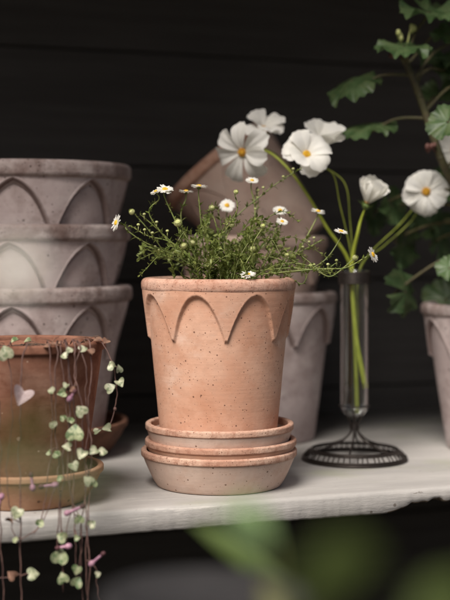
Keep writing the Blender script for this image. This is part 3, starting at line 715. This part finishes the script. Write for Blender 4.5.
vine([(46, 346, 1.19), (48, 341, 1.152), (50, 360, 1.14), (53, 424, 1.134), (48, 470, 1.124), (46, 500, 1.117), (40, 524, 1.114), (30, 534, 1.113), (20, 540, 1.113)], .0006)
vine([(20, 574, 1.113), (10, 577, 1.112), (-4, 578, 1.112)], .0005)
vine([(66, 340, 1.16), (76, 430, 1.14), (72, 478, 1.125), (74, 520, 1.116), (78, 560, 1.115), (77, 590, 1.115)], .0006)
vine([(87, 560, 1.12), (97, 572, 1.12), (98, 590, 1.12), (100, 604, 1.12)], .0004)
vine([(62, 346, 1.19), (62, 341, 1.157), (63, 354, 1.142), (66, 410, 1.135), (73, 455, 1.126), (70, 500, 1.118), (66, 548, 1.116)], .0005)
vine([(78, 345, 1.2), (77, 340, 1.17), (80, 352, 1.152), (72, 400, 1.140), (66, 445, 1.13), (70, 490, 1.12), (80, 530, 1.117), (77, 570, 1.116)], .0005)
vine([(70, 345, 1.2), (75, 340, 1.165), (84, 356, 1.152), (86, 410, 1.148), (92, 450, 1.135), (84, 500, 1.122), (80, 545, 1.118), (84, 606, 1.117)], .0006)
vine([(12, 348, 1.19), (10, 342, 1.15), (9, 360, 1.137), (12, 420, 1.13), (6, 470, 1.122), (10, 515, 1.115), (18, 545, 1.113)], .0005)
vine([(59, 482, 1.122), (50, 500, 1.117), (42, 520, 1.114), (34, 534, 1.113)], .0005)
h, hg, hu, hd = M['heart'], M['heart_green'], M['heart_under'], M['heart_dry']
pi = math.pi
FR = (0, -.96, .25)
for u, v, d, s, n, ro, mt, an in (
    (112, 365, 1.178, 13, (-.3, -.9, .3), 1.0, h, (112, 362, 1.185)), (119, 369, 1.178, 11, (.5, -.8, .2), .3, h, (113, 366, 1.185)),
    (110, 388, 1.178, 14, (-.25, -.75, .55), -1.2, h, (116, 389, 1.182)), (120, 383, 1.178, 12, (.3, -.85, .4), -2.3, h, (116, 387, 1.182)),
    (97, 431, 1.176, 10, (-.3, -.6, .75), -1.3, h, (106, 428, 1.18)), (107, 429, 1.172, 12, (.1, -.7, .7), 1.4, h, (108, 426, 1.18)),
    (22, 396, 1.118, 25, (.1, -.75, .55), 2.6, hu, (20, 404, 1.13)), (6, 353, 1.13, 20, (.1, -.85, .5), .3, h, (0, 347, 1.14)),
    (64, 356, 1.138, 10, (-.4, -.8, .4), 1.2, h, (68, 352, 1.145)), (69, 350, 1.14, 9, (.2, -.9, .3), .1, h, (67, 346, 1.15)), (83, 349, 1.155, 12, (.2, -.7, .7), -1.3, h, (76, 350, 1.16)),
    (51, 391, 1.132, 10, (-.4, -.85, .3), 1.1, h, (56, 390, 1.137)), (62, 393, 1.132, 12, (.1, -.8, .5), 1.6, hg, (67, 390, 1.138)), (66, 386, 1.135, 9, (.1, -.8, .5), 2.5, h, (68, 390, 1.138)), (73, 390, 1.135, 9, (.3, -.8, .5), 1.8, hd, (68, 390, 1.138)),
    (81, 411, 1.132, 16, (.15, -.85, .45), 1.0, h, (81, 414, 1.14)), (63, 418, 1.128, 9, (-.3, -.85, .3), .8, hg, (67, 418, 1.135)), (71, 420, 1.128, 10, (.35, -.8, .4), -.9, hg, (67, 421, 1.135)), (53, 425, 1.128, 11, (-.3, -.8, .5), 1.3, h, (57, 424, 1.133)),
    (75, 433, 1.122, 22, FR, .15, hg, (80, 424, 1.138)), (67, 447, 1.122, 12, (.2, -.8, .5), 1.2, h, (66, 442, 1.13)), (57, 454, 1.12, 11, (-.3, -.8, .4), .4, hg, (57, 448, 1.128)), (50, 452, 1.12, 8, (-.5, -.7, .4), .9, hg, (57, 448, 1.128)),
    (82, 454, 1.126, 14, (-.1, -.8, .55), 2.9, h, (84, 448, 1.136)), (94, 451, 1.128, 13, (.25, -.75, .6), 2.4, h, (86, 450, 1.137)), (103, 452, 1.13, 11, (.4, -.7, .6), -1.7, h, (90, 450, 1.137)), (74, 466, 1.118, 13, (-.2, -.9, .3), 3.4, h, (72, 470, 1.128)), (60, 478, 1.117, 9, (-.3, -.8, .4), 1.2, hg, (59, 482, 1.122)),
    (88, 481, 1.120, 14, (.2, -.9, .3), .7, h, (88, 476, 1.128)), (94, 483, 1.122, 10, (.5, -.8, .2), -.6, hg, (88, 478, 1.128)), (17, 513, 1.108, 16, (-.1, -.95, .2), 3.0, h, (20, 520, 1.113)), (10, 520, 1.11, 11, (-.6, -.6, -.3), 2.4, hd, (20, 522, 1.113)), (40, 523, 1.11, 11, (.2, -.85, .4), -1.0, hg, (42, 518, 1.115)),
    (79, 519, 1.112, 13, (.1, -.9, .4), .4, hg, (74, 514, 1.116)), (92, 524, 1.114, 11, (.3, -.85, .4), -.7, h, (88, 520, 1.12)), (62, 537, 1.109, 14, FR, .9, hg, (62, 530, 1.115)), (77, 538, 1.111, 8, (.2, -.85, .4), -1.2, hg, (75, 530, 1.116)),
    (60, 557, 1.108, 21, FR, -.1, hg, (62, 547, 1.115)), (63, 578, 1.109, 15, FR, .3, hg, (63, 570, 1.115)), (77, 582, 1.109, 15, FR, -.4, hg, (78, 572, 1.115)), (77, 570, 1.108, 13, FR, 2.8, hg, (78, 576, 1.115)), (98, 574, 1.112, 8, (.3, -.8, .4), -1.1, h, (97, 572, 1.12)),
    (33, 574, 1.106, 16, (.2, -.9, .35), -1.5, h, (20, 576, 1.113)), (12, 575, 1.106, 13, (-.1, -.9, .3), 1.0, hd, (18, 576, 1.113)), (15, 540, 1.108, 8, (-.3, -.8, .4), .8, hg, (20, 538, 1.113)),
    (47, 346, 1.15, 10, (-.2, -.4, .9), 1.5, hd, None), (56, 343, 1.152, 12, (.2, -.3, .9), .5, hd, None), (98, 340, 1.196, 12, (.2, -.3, .9), 1.5, hd, None), (106, 341, 1.19, 10, (.4, -.4, .8), 2.2, hd, None), (90, 352, 1.16, 11, (.2, -.7, .6), 1.0, hd, None), (15, 340, 1.17, 12, (0, -.4, .9), 2.6, hg, None), (28, 341, 1.18, 10, (.1, -.4, .9), 1.6, hg, None)):
    heart(u, v, d, s*.86, n, ro, mt, an)
def tubeflower(u0, v0, u1, v1, d, d1=None):       # swollen pink base, narrow tube, dark lantern tip
    a, b = P(u0, v0, d), P(u1, v1, d1 or d); t_ = (b-a); mb = MB(); L = t_.length
    mb.ball(a+t_*.12, .0027, 10, 0, (1, 1, 1.2), 0, t_); mb.tube([a+t_*.1, a+t_*.4, a+t_*.7, a+t_*.86], .0015, .0011, 8, 0, 4)
    f = mb.build('flower', M['pinkflower'], hp, HB)
    mb = MB(); mb.ball(a+t_*.93, .0021, 9, 0, (1, 1, 1.25), .15, t_); mb.build('flower_tip', M['darktip'], f, HB)
for a in ((33, 490, 31, 474, 1.108), (57, 485, 40, 487, 1.108), (65, 514, 84, 506, 1.108), (70, 546, 57, 548, 1.107), (90, 565, 104, 553, 1.11), (2, 495, -3, 510, 1.108), (69, 400, 75, 391, 1.128)): tubeflower(*a)
# dry shreds lying on the pot's rim
mb = MB()
for k in range(46):
    a = R(rnd.uniform(-150, 15)); q = rnd.uniform(.056, .074); p = Vector((LX+q*math.cos(a), LY+q*math.sin(a), .1505 if q > .066 else .146)); e = Vector((rnd.uniform(-1, 1), rnd.uniform(-1, 1), rnd.uniform(-.1, .35))).normalized()*rnd.uniform(.006, .018)
    mb.tube([p, p+e*.5+Vector((0, 0, .0015)), p+e], .0005, .0003, 5, 0, 3)
mb.build('dry_shreds', M['heart_dry'], hp, HB)

# ------------------------------------------------------------------ out of focus things between the shelf and the lens
BZ = -.12
t = thing('potting_bench', (0, -.72, -.72), 'low dark wooden bench in front of the shelf', 'bench')
mb = MB(); mb.box(-.5, .5, -.30, .28, BZ+.72-.03, BZ+.72); mb.build('bench_top', M['boards'], t, smooth=False)
for sx in (-1, 1):
    for yy in (-.26, .24):
        mb = MB(); mb.box(sx*.46-.02, sx*.46+.02, yy-.02, yy+.02, 0, BZ+.72-.03); mb.build('leg', M['boards'], t, smooth=False)
# upturned grey pot on the bench
c = P(205, 592, .56)
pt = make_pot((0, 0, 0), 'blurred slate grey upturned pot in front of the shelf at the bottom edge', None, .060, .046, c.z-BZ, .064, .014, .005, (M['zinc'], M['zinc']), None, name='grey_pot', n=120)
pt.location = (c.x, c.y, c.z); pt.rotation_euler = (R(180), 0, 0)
def bladeleaf(mb, base, tip, side, W, sag, mi=0):
    rows = []
    for i in range(11):
        t = i/10; w_ = W*.5*math.sin(math.pi*min(1, t*.97+.03))**.8*(1-.25*t); p = base.lerp(tip, t)+Vector((0, 0, sag*math.sin(math.pi*t)))
        rows.append([p+side*w_*e+Vector((0, -.12*w_*(1-abs(e)), -.1*w_*abs(e))) for e in (-1, -.5, 0, .5, 1)])
    mb.grid(rows, mi)
def fgplant(loc, label, leaves, flowers=()):
    base = Vector(loc); t = thing('foreground_plant', base, label, 'plant', None)
    for (u0, v0, u1, v1, d0, d1, W, mat, side) in leaves:
        a, b = P(u0, v0, d0), P(u1, v1, d1); mb = MB(); bladeleaf(mb, a, b, Vector(side).normalized(), W, .004); lf = mb.build('leaf', M[mat], t, base)
        mb = MB(); mb.tube([base, base.lerp(a, .6)+Vector((0, 0, .02)), a], .0006, .0005); mb.build('petiole', M['daisy_stem'], lf, base)
    for (u, v, d, r, n) in flowers:
        c = P(u, v, d); n = Vector(n).normalized(); mb = MB(); mb.tube([base, base.lerp(c, .5)+Vector((-.06, 0, .02)), c-n*.01+Vector((-.030, 0, -.02)), c], .0008, .0006); mb.build('stem', M['daisy_stem'], t, base)
        for k in range(8): mb = MB(); petal(mb, c, n, k*pi/4, r, r*.8, .2, .3, .05, 400+k); mb.build('petal', M['petal'], t, base)
        mb = MB(); disc(mb, c, n, r*.2, r*.12); mb.build('flower_center', M['yellow'], t, base)
fgplant((-.30, -.86, BZ), 'blurred plant in the left foreground with one white flower and olive leaves',
        [(-20, 452, 70, 426, .38, .39, .013, 'fgolive', (.2, 0, 1)), (-30, 468, 126, 502, .37, .38, .0045, 'fgpale', (.2, 0, 1))],
        [(16, 268, .335, .0066, (0, -1, .1))])
fgplant((.045, -.80, BZ), 'blurred broad leaved green plant in the foreground below the shelf edge',
        [(322, 622, 188, 522, .60, .66, .013, 'fgstalk', (.6, 0, 1)), (272, 540, 222, 512, .42, .43, .012, 'fgpale', (.3, 0, 1)),
         (295, 600, 380, 552, .32, .33, .017, 'fgleaf', (-.2, 0, 1)), (410, 660, 470, 572, .34, .36, .017, 'fgleaf', (-.8, 0, .6)), (290, 660, 262, 580, .50, .52, .012, 'fgolive', (1, 0, .3))])
